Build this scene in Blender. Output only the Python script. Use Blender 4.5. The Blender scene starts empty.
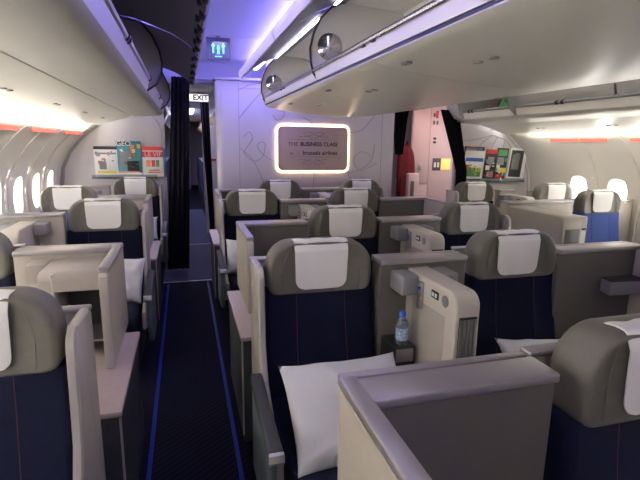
import bpy, bmesh, math, random
from mathutils import Vector, Matrix
random.seed(4)
SC = bpy.context.scene
COL = SC.collection
PI = math.pi
CY = 1.6            # cabin centre line (x)

# ------------------------------------------------------------------ materials
def mat(name, rgb, rough=.5, metal=0., noise=0., nscale=60., bump=0., bscale=300., spec=.5, sheen=0., emit=None, estr=0., trans=0., coat=0.):
    m = bpy.data.materials.new(name); m.use_nodes = True
    nt = m.node_tree; b = nt.nodes['Principled BSDF']
    b.inputs['Base Color'].default_value = (*rgb, 1)
    b.inputs['Roughness'].default_value = rough
    b.inputs['Metallic'].default_value = metal
    b.inputs['Specular IOR Level'].default_value = spec
    b.inputs['Transmission Weight'].default_value = trans
    b.inputs['Coat Weight'].default_value = coat
    if sheen:
        b.inputs['Sheen Weight'].default_value = sheen
        b.inputs['Sheen Tint'].default_value = (.08, .11, .38, 1)
    if emit:
        b.inputs['Emission Color'].default_value = (*emit, 1)
        b.inputs['Emission Strength'].default_value = estr
    tc = nt.nodes.new('ShaderNodeTexCoord')
    if noise:
        n = nt.nodes.new('ShaderNodeTexNoise'); n.inputs['Scale'].default_value = nscale
        n.inputs['Detail'].default_value = 4
        nt.links.new(tc.outputs['Object'], n.inputs['Vector'])
        r = nt.nodes.new('ShaderNodeValToRGB')
        r.color_ramp.elements[0].position = .3; r.color_ramp.elements[1].position = .7
        r.color_ramp.elements[0].color = (*[c*(1-noise) for c in rgb], 1)
        r.color_ramp.elements[1].color = (*[min(1, c*(1+noise)) for c in rgb], 1)
        nt.links.new(n.outputs['Fac'], r.inputs['Fac'])
        nt.links.new(r.outputs['Color'], b.inputs['Base Color'])
    if bump:
        n2 = nt.nodes.new('ShaderNodeTexNoise'); n2.inputs['Scale'].default_value = bscale
        nt.links.new(tc.outputs['Object'], n2.inputs['Vector'])
        bp = nt.nodes.new('ShaderNodeBump'); bp.inputs['Strength'].default_value = bump
        bp.inputs['Distance'].default_value = .004
        nt.links.new(n2.outputs['Fac'], bp.inputs['Height'])
        nt.links.new(bp.outputs['Normal'], b.inputs['Normal'])
    return m

M = {}
M['leather'] = mat('taupe_leather', (.140, .130, .105), .55, noise=.06, nscale=30, bump=.12, bscale=500)
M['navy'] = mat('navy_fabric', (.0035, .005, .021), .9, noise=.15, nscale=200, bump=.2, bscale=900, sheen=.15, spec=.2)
M['blue'] = mat('window_lit_navy_fabric', (.03, .06, .24), .85, noise=.1, nscale=80, bump=.2, bscale=900, sheen=.2)  # seat navy with the window light put into its colour
M['cloth'] = mat('white_cloth', (.85, .84, .81), .9, bump=.25, bscale=120)
M['pillow'] = mat('pillow_cotton', (.66, .66, .70), .85, bump=.3, bscale=40)
M['shell'] = mat('shell_plastic', (.40, .365, .325), .38, noise=.03, nscale=8)
M['shell_edge'] = mat('shell_edge_metallic', (.50, .47, .44), .3, metal=.35)
M['cap'] = mat('cap_metallic', (.37, .345, .36), .33, metal=.5)
M['taupe'] = mat('taupe_laminate', (.105, .094, .082), .5, noise=.04, nscale=20)
M['console'] = mat('console_plastic', (.43, .385, .33), .45, noise=.03, nscale=10)
M['console_cream'] = mat('console_cream', (.56, .51, .44), .4)
M['grey'] = mat('grey_plastic', (.25, .25, .26), .45)
M['steel'] = mat('brushed_steel', (.45, .45, .46), .35, metal=.8, noise=.05, nscale=200)
M['dark'] = mat('dark_plastic', (.03, .03, .033), .5)
M['black'] = mat('black_cavity', (.012, .012, .013), .7)
M['arm'] = mat('armrest_pad', (.025, .028, .032), .5)
M['armside'] = mat('armrest_side', (.16, .19, .21), .35, metal=.3)
M['table'] = mat('rose_table_laminate', (.42, .335, .315), .45, noise=.04, nscale=40)
M['cab'] = mat('charcoal_cabinet', (.035, .037, .042), .5)
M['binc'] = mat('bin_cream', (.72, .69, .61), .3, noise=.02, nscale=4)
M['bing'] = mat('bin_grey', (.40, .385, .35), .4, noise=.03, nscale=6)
M['bindoor'] = mat('bin_door_grey', (.24, .23, .25), .45, noise=.03, nscale=6)
M['rail'] = mat('rail_metal', (.55, .54, .56), .22, metal=.9)
M['wallm'] = mat('sidewall_cream', (.64, .61, .55), .5, noise=.02, nscale=3)
M['bulk'] = mat('bulkhead_lilac_white', (.56, .52, .53), .5, noise=.02, nscale=5)
M['ceil'] = mat('ceiling_white', (.62, .62, .68), .5)
M['line'] = mat('grey_line', (.30, .28, .29), .6)
M['curtain'] = mat('navy_curtain', (.006, .006, .009), .95, noise=.2, nscale=20, spec=.1)
M['glass'] = mat('clear_plastic', (.75, .85, .9), .06, trans=.9)
M['bottleblue'] = mat('blue_cap', (.03, .12, .5), .4)
M['paper'] = mat('white_paper', (.8, .8, .78), .6)
M['red'] = mat('red_ink', (.6, .03, .03), .6)
M['redcloth'] = mat('red_cloth', (.13, .006, .01), .85, noise=.2, nscale=12)
M['yellow'] = mat('yellow_ink', (.75, .55, .05), .6)
M['green'] = mat('green_ink', (.08, .3, .1), .6)
M['teal'] = mat('teal_ink', (.05, .25, .33), .6)
M['orange'] = mat('orange_ink', (.65, .22, .07), .6)
M['ink'] = mat('black_ink', (.03, .03, .035), .6)
M['pink'] = mat('pink_cream_panel', (.62, .47, .45), .45)
M['mirror'] = mat('convex_mirror', (.75, .75, .8), .12, metal=1.)
M['signface'] = mat('sign_bronze', (.42, .31, .25), .5, noise=.03, nscale=8)
M['signlight'] = mat('sign_light', (1, .9, .7), .5, emit=(1, .72, .42), estr=3.6)
M['exitlight'] = mat('exit_light', (1, 1, 1), .5, emit=(1, .95, .98), estr=.85)
M['cyanlight'] = mat('cyan_light', (.2, .8, 1), .5, emit=(.08, .6, 1), estr=1.2)
M['cove'] = mat('cove_light', (.8, .8, 1), .5, emit=(.27, .23, 1), estr=26)
M['covewhite'] = mat('bin_strip_light', (.9, .9, 1), .5, emit=(.8, .78, 1), estr=6)
M['redglow'] = mat('red_strip_light', (.35, .04, .03), .5, emit=(1, .13, .08), estr=.55)
M['orangelit'] = mat('orange_lit_glass', (1, .6, .2), .5, emit=(1, .38, .08), estr=.75)
M['warmlit'] = mat('warm_lit_panel', (1, .7, .4), .5, emit=(1, .62, .3), estr=2.5)
M['placard'] = mat('placard_grey', (.13, .13, .20), .4)
M['strip'] = mat('blue_floor_strip', (.002, .012, .22), .6, spec=.2)
M['ecoseat'] = mat('economy_seat_fabric', (.03, .035, .07), .9)

def carpet():
    m = bpy.data.materials.new('navy_carpet'); m.use_nodes = True
    nt = m.node_tree; b = nt.nodes['Principled BSDF']; L = nt.links.new
    b.inputs['Roughness'].default_value = .95; b.inputs['Specular IOR Level'].default_value = .15
    tc = nt.nodes.new('ShaderNodeTexCoord')
    mp = nt.nodes.new('ShaderNodeMapping'); mp.inputs['Rotation'].default_value = (0, 0, .9)
    L(tc.outputs['Object'], mp.inputs['Vector'])
    w = nt.nodes.new('ShaderNodeTexWave'); w.inputs['Scale'].default_value = 9; w.inputs['Distortion'].default_value = 1.5
    w.inputs['Detail Scale'].default_value = .6
    L(mp.outputs[0], w.inputs['Vector'])
    mp2 = nt.nodes.new('ShaderNodeMapping'); mp2.inputs['Rotation'].default_value = (0, 0, -.7)
    L(tc.outputs['Object'], mp2.inputs['Vector'])
    w2 = nt.nodes.new('ShaderNodeTexWave'); w2.inputs['Scale'].default_value = 45
    L(mp2.outputs[0], w2.inputs['Vector'])
    r = nt.nodes.new('ShaderNodeValToRGB'); r.color_ramp.elements[0].position = .9; r.color_ramp.elements[1].position = .97
    L(w.outputs['Fac'], r.inputs['Fac'])
    r2 = nt.nodes.new('ShaderNodeValToRGB'); r2.color_ramp.elements[0].position = .5; r2.color_ramp.elements[1].position = .7
    L(w2.outputs['Fac'], r2.inputs['Fac'])
    mu = nt.nodes.new('ShaderNodeMath'); mu.operation = 'MULTIPLY'
    L(r.outputs[0], mu.inputs[0]); L(r2.outputs[0], mu.inputs[1])
    mx = nt.nodes.new('ShaderNodeMix'); mx.data_type = 'RGBA'
    mx.inputs['A'].default_value = (.0022, .0025, .010, 1); mx.inputs['B'].default_value = (.022, .024, .07, 1)
    L(mu.outputs[0], mx.inputs['Factor']); L(mx.outputs['Result'], b.inputs['Base Color'])
    n = nt.nodes.new('ShaderNodeTexNoise'); n.inputs['Scale'].default_value = 400
    L(tc.outputs['Object'], n.inputs['Vector'])
    bp = nt.nodes.new('ShaderNodeBump'); bp.inputs['Strength'].default_value = .4; bp.inputs['Distance'].default_value = .005
    L(n.outputs['Fac'], bp.inputs['Height']); L(bp.outputs['Normal'], b.inputs['Normal'])
    return m
M['carpet'] = carpet()

# ------------------------------------------------------------------ mesh builder
class MB:
    def __init__(s): s.bm = bmesh.new()
    def box(s, x0, x1, y0, y1, z0, z1, mtx=None, bev=0, seg=2):
        r = bmesh.ops.create_cube(s.bm, size=1)
        vs = r['verts']
        for v in vs:
            v.co = Vector(((x0+x1)/2+v.co.x*(x1-x0), (y0+y1)/2+v.co.y*(y1-y0), (z0+z1)/2+v.co.z*(z1-z0)))
        if bev:
            es = list({e for v in vs for e in v.link_edges})
            rr = bmesh.ops.bevel(s.bm, geom=es, offset=bev, segments=seg, profile=.5, affect='EDGES')
            vs = list({v for f in rr['faces'] for v in f.verts} | {v for v in vs if v.is_valid})
        if mtx:
            for v in vs: v.co = mtx @ v.co
        return s
    def prism(s, pts, a0, a1, axis='x', bev=0, seg=2, mtx=None):
        """closed 2D outline pts extruded between a0 and a1 along axis (x: pts are (y,z); y: (x,z); z: (x,y))"""
        def P(p, a):
            return {'x': (a, p[0], p[1]), 'y': (p[0], a, p[1]), 'z': (p[0], p[1], a)}[axis]
        v0 = [s.bm.verts.new(P(p, a0)) for p in pts]; v1 = [s.bm.verts.new(P(p, a1)) for p in pts]
        fs = [s.bm.faces.new(v0), s.bm.faces.new(v1[::-1])]
        n = len(pts)
        for i in range(n): fs.append(s.bm.faces.new((v0[i], v1[i], v1[(i+1) % n], v0[(i+1) % n])))
        bmesh.ops.recalc_face_normals(s.bm, faces=fs)
        vs = v0+v1
        if bev:
            es = list({e for f in fs[:2] for e in f.edges})
            rr = bmesh.ops.bevel(s.bm, geom=es, offset=bev, segments=seg, profile=.5, affect='EDGES')
            vs = list({v for f in rr['faces'] for v in f.verts} | {v for v in vs if v.is_valid})
        if mtx:
            for v in vs: v.co = mtx @ v.co
        return s
    def ribbon(s, pts, a0, a1, th, axis='y'):
        """open 2D polyline with thickness th, extruded"""
        n = len(pts); up = []; dn = []
        for i, p in enumerate(pts):
            a = pts[max(0, i-1)]; b = pts[min(n-1, i+1)]
            d = Vector((b[0]-a[0], b[1]-a[1])).normalized(); nn = Vector((-d.y, d.x))*th/2
            up.append((p[0]+nn.x, p[1]+nn.y)); dn.append((p[0]-nn.x, p[1]-nn.y))
        def P(p, a): return {'x': (a, p[0], p[1]), 'y': (p[0], a, p[1]), 'z': (p[0], p[1], a)}[axis]
        R = [[s.bm.verts.new(P(q, a)) for q in (up[i], dn[i]) for a in (a0, a1)] for i in range(n)]
        fs = []
        for i in range(n-1):
            a, b = R[i], R[i+1]
            fs += [s.bm.faces.new((a[0], a[1], b[1], b[0])), s.bm.faces.new((a[2], b[2], b[3], a[3])),
                   s.bm.faces.new((a[0], b[0], b[2], a[2])), s.bm.faces.new((a[1], a[3], b[3], b[1]))]
        fs += [s.bm.faces.new((R[0][0], R[0][2], R[0][3], R[0][1])), s.bm.faces.new((R[-1][0], R[-1][1], R[-1][3], R[-1][2]))]
        bmesh.ops.recalc_face_normals(s.bm, faces=fs)
        return s
    def tube(s, pts, r, n=8):
        pts = [Vector(p) for p in pts]; rings = []
        for i, p in enumerate(pts):
            t = (pts[min(i+1, len(pts)-1)]-pts[max(i-1, 0)]).normalized()
            a = t.cross(Vector((0, 0, 1)))
            if a.length < 1e-3: a = t.cross(Vector((1, 0, 0)))
            a.normalize(); b = t.cross(a)
            rr = r[i] if isinstance(r, (list, tuple)) else r
            rings.append([s.bm.verts.new(p+(a*math.cos(2*PI*k/n)+b*math.sin(2*PI*k/n))*rr) for k in range(n)])
        fs = []
        for i in range(len(rings)-1):
            for k in range(n): fs.append(s.bm.faces.new((rings[i][k], rings[i][(k+1) % n], rings[i+1][(k+1) % n], rings[i+1][k])))
        fs += [s.bm.faces.new(rings[0][::-1]), s.bm.faces.new(rings[-1])]
        bmesh.ops.recalc_face_normals(s.bm, faces=fs)
        return s
    def lathe(s, prof, n=20, c=(0, 0, 0), mtx=None):
        rings = []
        for (r, z) in prof:
            ring = []
            for k in range(n):
                co = Vector((c[0]+r*math.cos(2*PI*k/n), c[1]+r*math.sin(2*PI*k/n), c[2]+z))
                ring.append(s.bm.verts.new(mtx @ co if mtx else co))
            rings.append(ring)
        fs = []
        for i in range(len(rings)-1):
            for k in range(n): fs.append(s.bm.faces.new((rings[i][k], rings[i][(k+1) % n], rings[i+1][(k+1) % n], rings[i+1][k])))
        fs += [s.bm.faces.new(rings[0][::-1]), s.bm.faces.new(rings[-1])]
        bmesh.ops.recalc_face_normals(s.bm, faces=fs)
        return s
    def grid(s, fn, nu, nv, closed_u=False):
        V = [[s.bm.verts.new(fn(i/nu, j/nv)) for j in range(nv+1)] for i in range(nu+(0 if closed_u else 1))]
        fs = []
        for i in range(nu):
            for j in range(nv):
                a = V[i]; b = V[(i+1) % len(V)]
                fs.append(s.bm.faces.new((a[j], b[j], b[j+1], a[j+1])))
        return s
    def build(s, name, m, parent=None, smooth=True, ang=.6):
        me = bpy.data.meshes.new(name); 
        bmesh.ops.remove_doubles(s.bm, verts=s.bm.verts, dist=1e-5)
        s.bm.to_mesh(me); s.bm.free()
        me.materials.append(m if not isinstance(m, str) else M[m])
        if smooth:
            for p in me.polygons: p.use_smooth = True
            me.set_sharp_from_angle(angle=ang)
        o = bpy.data.objects.new(name, me); COL.objects.link(o)
        if parent: o.parent = parent
        return o

def tag(o, label=None, cat=None, group=None, kind=None):
    if label: o['label'] = label
    if cat: o['category'] = cat
    if group: o['group'] = group
    if kind: o['kind'] = kind
    return o
def thing(name, label, cat, loc=(0, 0, 0), rz=0, group=None):
    o = bpy.data.objects.new(name, None); COL.objects.link(o)
    o.location = loc; o.rotation_euler = (0, 0, rz); o.empty_display_size = .1
    return tag(o, label, cat, group)
def dup(o, parent=None):
    c = o.copy(); COL.objects.link(c); c.parent = parent
    for ch in [x for x in bpy.data.objects if x.parent == o and x != c]: dup(ch, c)
    return c
def st(name, mb, m, parent=None, smooth=True):
    o = mb.build(name, m, parent, smooth)
    if not parent: o['kind'] = 'structure'
    return o
def text(name, s, size, loc, m, parent=None, rot=(PI/2, 0, 0), ext=.0006, align='CENTER', sx=1, bold=0):
    cu = bpy.data.curves.new(name, 'FONT'); cu.body = s; cu.size = size; cu.align_x = align; cu.align_y = 'CENTER'
    cu.extrude = ext; cu.offset = bold; cu.materials.append(M[m])
    tmp = bpy.data.objects.new(name, cu); COL.objects.link(tmp)
    dg = bpy.context.evaluated_depsgraph_get(); me = bpy.data.meshes.new_from_object(tmp.evaluated_get(dg))
    bpy.data.objects.remove(tmp)
    o = bpy.data.objects.new(name, me); COL.objects.link(o)
    o.location = loc; o.rotation_euler = rot; o.scale = (sx, 1, 1); o.parent = parent
    return o
def arc(cx, cy, r, a0, a1, n=8): return [(cx+r*math.cos(math.radians(a0+(a1-a0)*i/n)), cy+r*math.sin(math.radians(a0+(a1-a0)*i/n))) for i in range(n+1)]
def smoothpath(pts, n=6):
    out = []
    P = [pts[0]]+list(pts)+[pts[-1]]
    for i in range(1, len(P)-2):
        for k in range(n):
            t = k/n; a, b, c_, d = [Vector(q) for q in P[i-1:i+3]]
            out.append(tuple(.5*((2*b)+(c_-a)*t+(2*a-5*b+4*c_-d)*t*t+(3*b-a-3*c_+d)*t**3)))
    out.append(tuple(pts[-1])); return out

# ------------------------------------------------------------------ room shell
Y0, YB, YE = -1.6, 6.08, 19.0
XL, XR = -1.56, 4.78
BACK_Y = YE
o = st('floor', MB().box(XL-.1, XR+.1, Y0, YE, -.05, 0), 'carpet', smooth=False)
ZC = 2.56
# main cabin ceiling, gently arched, between the bin rows
cp = [(-.75, 2.56), (-.2, 2.60), (.4, 2.64), (1.0, 2.65), (1.6, 2.65), (2.2, 2.65), (2.8, 2.64), (3.4, 2.60), (3.95, 2.56)]
mb = MB()
for y0 in [Y0+i*1.28 for i in range(int((YB+.3-Y0)/1.28)+1)]:
    y1 = min(y0+1.262, YB+.3)
    if y1 > y0+.05: mb.ribbon(cp, y0, y1, .02)
st('ceiling', mb, 'ceil')
st('ceiling', MB().ribbon([(x, z+.02) for x, z in cp], Y0, YB+.3, .01), 'grey')
st('ceiling', MB().box(-1.6, 4.8, YB+.32, YE, 2.36, 2.40).box(-1.6, 4.8, YB+.30, YB+.34, 2.36, 2.70), 'ceil', smooth=False)
for (ya, yb_) in ((YB+.24, YB+.30),):
    st('trim_1', MB().box(-.1, .75, ya, yb_, 2.37, 2.42, bev=.01), 'grey')

# side walls with window holes: profile given by height, curved outwards
def wall_x(z):  # distance from the outermost bulge
    return .52*max(0, (z-1.05)/.82)**2.3 + .10*max(0, (.75-z)/.75)**1.6
ZS = [0, .25, .5, .75, .93, 1.0, 1.1, 1.2, 1.27, 1.36, 1.46, 1.56, 1.66, 1.75, 1.82, 1.87]
def side_wall(side, name, ywin, y0, y1):
    sx = -1 if side == 'L' else 1; X = XL if side == 'L' else XR
    bm = bmesh.new()
    # y stations incl. the window edges
    wy = .13; zc, wz = 1.11, .19
    def pt(y, z): return Vector((X - sx*wall_x(z), y, z))
    # build outside-of-window grid as cells; window cells replaced by a rounded ring
    ys = [y0]
    cells = []
    edges = sorted([(a-.22, a+.22, a) for a in ywin])
    cur = y0
    for a, b, c in edges:
        if a > cur: cells.append((cur, a, None))
        cells.append((a, b, c)); cur = b
    if cur < y1: cells.append((cur, y1, None))
    zlo, zhi = .80, 1.42
    zz = sorted(set([z for z in ZS if z < zlo or z > zhi]+[zlo, zhi]))
    def quad(ya, yb, za, zb):
        bm.faces.new([bm.verts.new(pt(*q)) for q in ((ya, za), (yb, za), (yb, zb), (ya, zb))])
    for a, b, c in cells:
        for i in range(len(zz)-1):
            if zz[i] == zlo and c is not None: continue
            if zz[i] == zlo:
                q = [zlo, .95, 1.1, 1.2, 1.3, zhi]
                for k in range(5): quad(a, b, q[k], q[k+1])
            else: quad(a, b, zz[i], zz[i+1])
        if c is not None:
            N = 32; outer = []; inner = []; deep = []
            for k in range(N):
                t = 2*PI*k/N; ct, s_ = math.cos(t), math.sin(t)
                k1 = max(abs(ct), abs(s_)); 
                oy, oz = ct/k1*.22, s_/k1*.31
                e = 2/3.0
                iy = math.copysign(abs(ct)**e, ct)*wy; iz = math.copysign(abs(s_)**e, s_)*wz
                outer.append(pt(c+oy, zlo+.31+oz)); inner.append(pt(c+iy, zc+iz))
                deep.append(Vector((X+sx*.07, c+iy*.82, zc+iz*.82)))
            vo = [bm.verts.new(p) for p in outer]; vi = [bm.verts.new(p) for p in inner]; vd = [bm.verts.new(p) for p in deep]
            for k in range(N):
                j = (k+1) % N
                bm.faces.new((vo[k], vo[j], vi[j], vi[k])); bm.faces.new((vi[k], vi[j], vd[j], vd[k]))
    bmesh.ops.remove_doubles(bm, verts=bm.verts, dist=1e-4)
    me = bpy.data.meshes.new(name); bm.to_mesh(me); bm.free(); me.materials.append(M['wallm'])
    for p in me.polygons: p.use_smooth = True
    me.set_sharp_from_angle(angle=.7)
    o = bpy.data.objects.new(name, me); COL.objects.link(o); o['kind'] = 'structure'
    # outer skin strips above / below windows so that no sky light leaks in
    mb = MB().box(X+sx*.072, X+sx*.10, y0, y1, -.05, .86).box(X+sx*.072, X+sx*.10, y0, y1, 1.36, 2.7)
    prev = y0
    for c in sorted(ywin):
        mb.box(X+sx*.072, X+sx*.10, prev, c-.14, .86, 1.36); prev = c+.14
    mb.box(X+sx*.072, X+sx*.10, prev, y1, .86, 1.36)
    st(name, mb, 'bing', smooth=False)
    # vertical panel joints standing slightly proud, between every second window
    yj = sorted(ywin)
    for i in range(len(yj)-1):
        ym = (yj[i]+yj[i+1])/2
        path = [(X - sx*(wall_x(z)+.002), z) for z in ZS]
        st('trim_2', MB().ribbon(path, ym-.012, ym+.012, .012), 'wallm')
YML, YMR = 6.82, 5.72      # magazine bulkheads left / right
lw = [5.16+.58*i for i in range(-11, 3)]; lw = [y for y in lw if Y0+.3 < y < YML-.3]
rw = [4.27+.56*i for i in range(-11, 3)]; rw = [y for y in rw if Y0+.3 < y < 5.0]
side_wall('L', 'wall_left', lw, Y0, YML+.05)
side_wall('R', 'wall_right', rw, Y0, YMR+.05)
st('wall_left', MB().box(XL-.1, XL-.02, YML+.05, YE, 0, 2.6), 'wallm', smooth=False)
st('wall_right', MB().box(XR+.02, XR+.1, YMR+.05, YE, 0, 2.6), 'wallm', smooth=False)
wn = 1
for side, ws in (('L', lw), ('R', rw)):
    sx = -1 if side == 'L' else 1; X = XL if side == 'L' else XR
    for c in ws:
        def oval(ry, rz):
            return [(c+math.copysign(abs(math.cos(t))**.667, math.cos(t))*ry, 1.11+math.copysign(abs(math.sin(t))**.667, math.sin(t))*rz) for t in [2*PI*k/28 for k in range(28)]]
        pane = MB().prism(oval(.115, .165), X+sx*.060, X+sx*.064, 'x')
        st('window_%d' % wn, pane, 'winpane' if 'winpane' in M else M.setdefault('winpane', mat('window_acrylic', (.95, .97, 1), .02, trans=1.)), smooth=False); wn += 1

# back wall behind the camera and at the far end
st('wall_back', MB().box(XL-.1, XR+.1, Y0-.06, Y0, 0, 2.7), 'bulk', smooth=False)
st('wall_far', MB().box(XL-.1, XR+.1, YE, YE+.06, 0, 2.7), 'bulk', smooth=False)

# central bulkhead with rounded left column
bx0, bx1 = .40, 2.78
pts = [(bx0+.06, YB+.6)]+[(bx0+.02, YB+.55)]+arc(bx0+.09, YB+.09, .09, 180, 270, 8)+[(bx1, YB), (bx1, YB+.6)]
st('wall_front', MB().prism(pts, 0, 2.39, 'z', bev=.006), 'bulk')
st('wall_front', MB().box(bx0-.02, 1.1, YB-.03, YB+.3, 2.39, 2.425, bev=.01), 'bulk')
st('trim_3', MB().box(.672, .678, YB-.002, YB+.004, 0, 2.38), 'line', smooth=False)
st('trim_3', MB().box(2.60, 2.606, YB-.002, YB+.004, 0, 2.38), 'line', smooth=False)
st('trim_3', MB().box(.672, 1.1, YB-.002, YB+.004, 2.30, 2.306), 'line', smooth=False)
def swirl(pts, y, r=.0045, ref='trim_4'):
    return st(ref, MB().tube([(p[0], y, p[1]) for p in smoothpath([(a, b, 0) for a, b in pts])], r, 6), 'line')
yy = YB-.003
swirl([(.68, 2.28), (.86, 2.36), (1.1, 2.38)], yy)
swirl([(.68, 1.95), (.85, 2.15), (.98, 2.3)], yy)
swirl([(.68, 1.58), (.85, 1.42), (1.0, 1.1), (1.05, .95)], yy)
swirl([(.73, 1.72), (.80, 1.78), (.84, 1.70), (.76, 1.58), (.74, 1.50), (.86, 1.42), (.97, 1.48), (1.0, 1.62), (.95, 1.66), (.90, 1.60), (1.02, 1.47), (1.2, 1.40), (1.5, 1.38)], yy)
swirl([(1.5, 1.38), (1.75, 1.30), (2.2, 1.28), (2.45, 1.42), (2.5, 1.65)], yy)
swirl([(1.10, 2.0), (1.14, 1.94), (1.22, 1.95), (1.25, 2.03), (1.2, 2.08)], yy)
swirl([(1.5, 1.98), (1.62, 1.9), (1.66, 1.75)], yy)
swirl([(2.13, 1.80), (2.3, 1.83), (2.42, 1.95), (2.5, 2.05)], yy)
swirl([(2.1, 1.35), (2.16, 1.2), (2.3, 1.05), (2.35, .9)], yy)
swirl([(2.55, 1.4), (2.3, 1.3), (2.2, 1.45), (2.32, 1.55), (2.45, 1.5)], yy)
swirl([(1.66, 1.3), (1.64, 1.1), (1.62, .9)], yy)

# side bulkheads that carry the magazine racks
def mag_wall(name, x0, x1, y):
    sx = -1 if x0 < 0 else 1
    X = XL if sx < 0 else XR
    zs = [0, .4, .8, 1.05, 1.3, 1.5, 1.65, 1.75, 1.87]
    outer = [(X - sx*wall_x(z) + (0 if z > .1 else 0), z) for z in zs]
    inner_x = x1 if sx < 0 else x0
    pts = outer+[(inner_x, 2.05), (inner_x, 0)]
    st(name, MB().prism(pts, y, y+.04, 'y'), 'bulk', smooth=False)
    st('trim_5', MB().ribbon([(p[0]-sx*-.0-(.02*sx), p[1]) for p in outer[2:]], y-.025, y, .035), 'grey' if sx < 0 else 'bulk')
mag_wall('wall_front_left', XL, -.24, YML)
mag_wall('wall_front_right', 3.53, XR, YMR)
# swirls on right magazine bulkhead
for p in ([(3.42, 1.78), (3.55, 1.72), (3.8, 1.73), (4.1, 1.80)], [(4.1, 1.80), (3.95, 1.70), (3.85, 1.58)], [(4.1, 1.80), (4.35, 1.7), (4.5, 1.45), (4.55, 1.2)], [(4.18, 1.78), (4.12, 1.68), (4.08, 1.58)], [(4.3, 1.72), (4.27, 1.62), (4.25, 1.55)]):
    swirl(p, YMR-.003, .004)
swirl([(-.40, 2.0), (-.30, 1.85), (-.28, 1.6), (-.33, 1.4)], YML-.003, .004)

# blue strips along the aisle and the carpet seam
for x in (-.238, .212, 2.98, 3.42):
    st('trim_6', MB().box(x-.011, x+.011, Y0, 5.6, 0, .004), 'strip', smooth=False)
st('trim_7', MB().box(-.3, .4, 5.66, 5.69, 0, .004), 'grey', smooth=False)
st('trim_7', MB().box(-.3, .4, 7.8, 7.83, 0, .004), 'grey', smooth=False)
lowcarp = mat('lit_blue_carpet', (.035, .037, .075), .9, noise=.2, nscale=60)  # carpet past the seam: light falling there put into a paler colour
st('floor', MB().box(-.3, .4, 5.69, 12, 0, .003), lowcarp, smooth=False)

# ------------------------------------------------------------------ overhead bins
LEND = 6.62
# psu panel and bin bottom: left
def side_bin(sx, name, label, yend, door_bays, dividers, ystart):
    def X(x): return x if sx < 0 else 2*CY-x
    b = thing(name, label, 'overhead bin', (X(-.6), (ystart+yend)/2, 1.9), 0, 'side overhead bins')
    L = lambda p: [(X(x)-X(-.6), z-1.9) for x, z in p]
    ya, yb_ = ystart-(ystart+yend)/2, yend-(ystart+yend)/2
    MB().ribbon(L([(-1.02, 1.845), (-.95, 1.868), (-.80, 1.915), (-.62, 1.965)]), ya, yb_, .02).build('service_panel', 'binc', b)
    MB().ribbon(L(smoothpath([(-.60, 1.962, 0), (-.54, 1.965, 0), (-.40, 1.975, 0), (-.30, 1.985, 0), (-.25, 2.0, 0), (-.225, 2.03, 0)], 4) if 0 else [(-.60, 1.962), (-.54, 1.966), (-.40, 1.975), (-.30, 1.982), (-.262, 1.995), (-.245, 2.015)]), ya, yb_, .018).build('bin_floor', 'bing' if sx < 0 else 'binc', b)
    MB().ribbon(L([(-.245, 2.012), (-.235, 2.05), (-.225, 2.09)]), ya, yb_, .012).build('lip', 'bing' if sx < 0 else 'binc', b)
    q = L([(-.222, 2.095)])[0]
    MB().tube([(q[0], ya, q[1]), (q[0], yb_, q[1])], .015, 8).build('latch_rail', 'shell_edge' if sx < 0 else 'grey', b)
    for k in range(5):
        for dy in (0, .07): MB().lathe([(.021, 0), (.021, .03)], 12, mtx=Matrix.Translation((q[0], ya+1.0+k*1.45+dy, q[1])) @ Matrix.Rotation(-PI/2, 4, 'X')).build('latch', 'dark', b)
    MB().ribbon(L([(-.60, 1.98), (-.85, 2.1), (-.9, 2.35), (-.75, 2.5), (-.5, 2.53)]), ya, yb_, .02).build('back_panel', 'binc', b)
    for yd in dividers:
        outline = L([(-.24, 2.01), (-.17, 2.06), (-.135, 2.13), (-.125, 2.2), (-.14, 2.29), (-.19, 2.40), (-.26, 2.48), (-.5, 2.52), (-.75, 2.49), (-.88, 2.35), (-.84, 2.1), (-.6, 1.985)])
        y = yd-(ystart+yend)/2
        MB().prism(outline, y, y+.03, 'y', bev=.003).build('end_panel', 'bing', b)
        if sx < 0: MB().ribbon(outline[:8], y-.012, y+.0, .014).build('edge_seal', 'dark', b)
    for (y0, y1) in door_bays:
        c0, c1 = y0-(ystart+yend)/2, y1-(ystart+yend)/2
        d = MB().ribbon(L([(-.52, 2.545), (-.30, 2.51), (-.18, 2.475), (-.05, 2.43), (.05, 2.375), (.115, 2.32), (.14, 2.29)]), c0, c1, .025).build('door', 'bindoor', b)
        n = 5
        for k in range(n):
            yy_ = c0+(c1-c0)*(k+.5)/n
            hp = L([(.125, 2.29)])[0]
            MB().box(hp[0]-.02, hp[0]+.014, yy_-.05, yy_+.05, hp[1]-.012, hp[1]+.028, bev=.006).build('latch', 'dark', d)
            MB().box(hp[0]-.035, hp[0]-.01, yy_+.10, yy_+.15, hp[1]+.0, hp[1]+.035, bev=.006).build('latch', 'dark', d)
    return b
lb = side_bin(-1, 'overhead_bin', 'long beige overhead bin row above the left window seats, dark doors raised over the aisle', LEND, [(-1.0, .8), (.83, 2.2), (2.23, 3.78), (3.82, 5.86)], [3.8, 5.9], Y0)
rb = side_bin(1, 'overhead_bin', 'beige overhead bin row above the right windows with a closed end by the magazines', 5.62, [], [4.42, 5.42], Y0)
rb.location.z -= .03
# reading light hole rows on the service panels
for sx, b in ((-1, lb), (1, rb)):
    for k in range(7):
        y = -.2+k*.98-(b.location.y)
        x = (-.86 if sx < 0 else .86+0)  # local offset from service panel
        xx = (-.25 if sx < 0 else .25)
        for dy in (0, .09): MB().lathe([(.028, 0), (.028, -.006), (.02, -.008)], 14, (xx, y+dy, -.004)).build('reading_light', 'bing', b)
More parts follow.
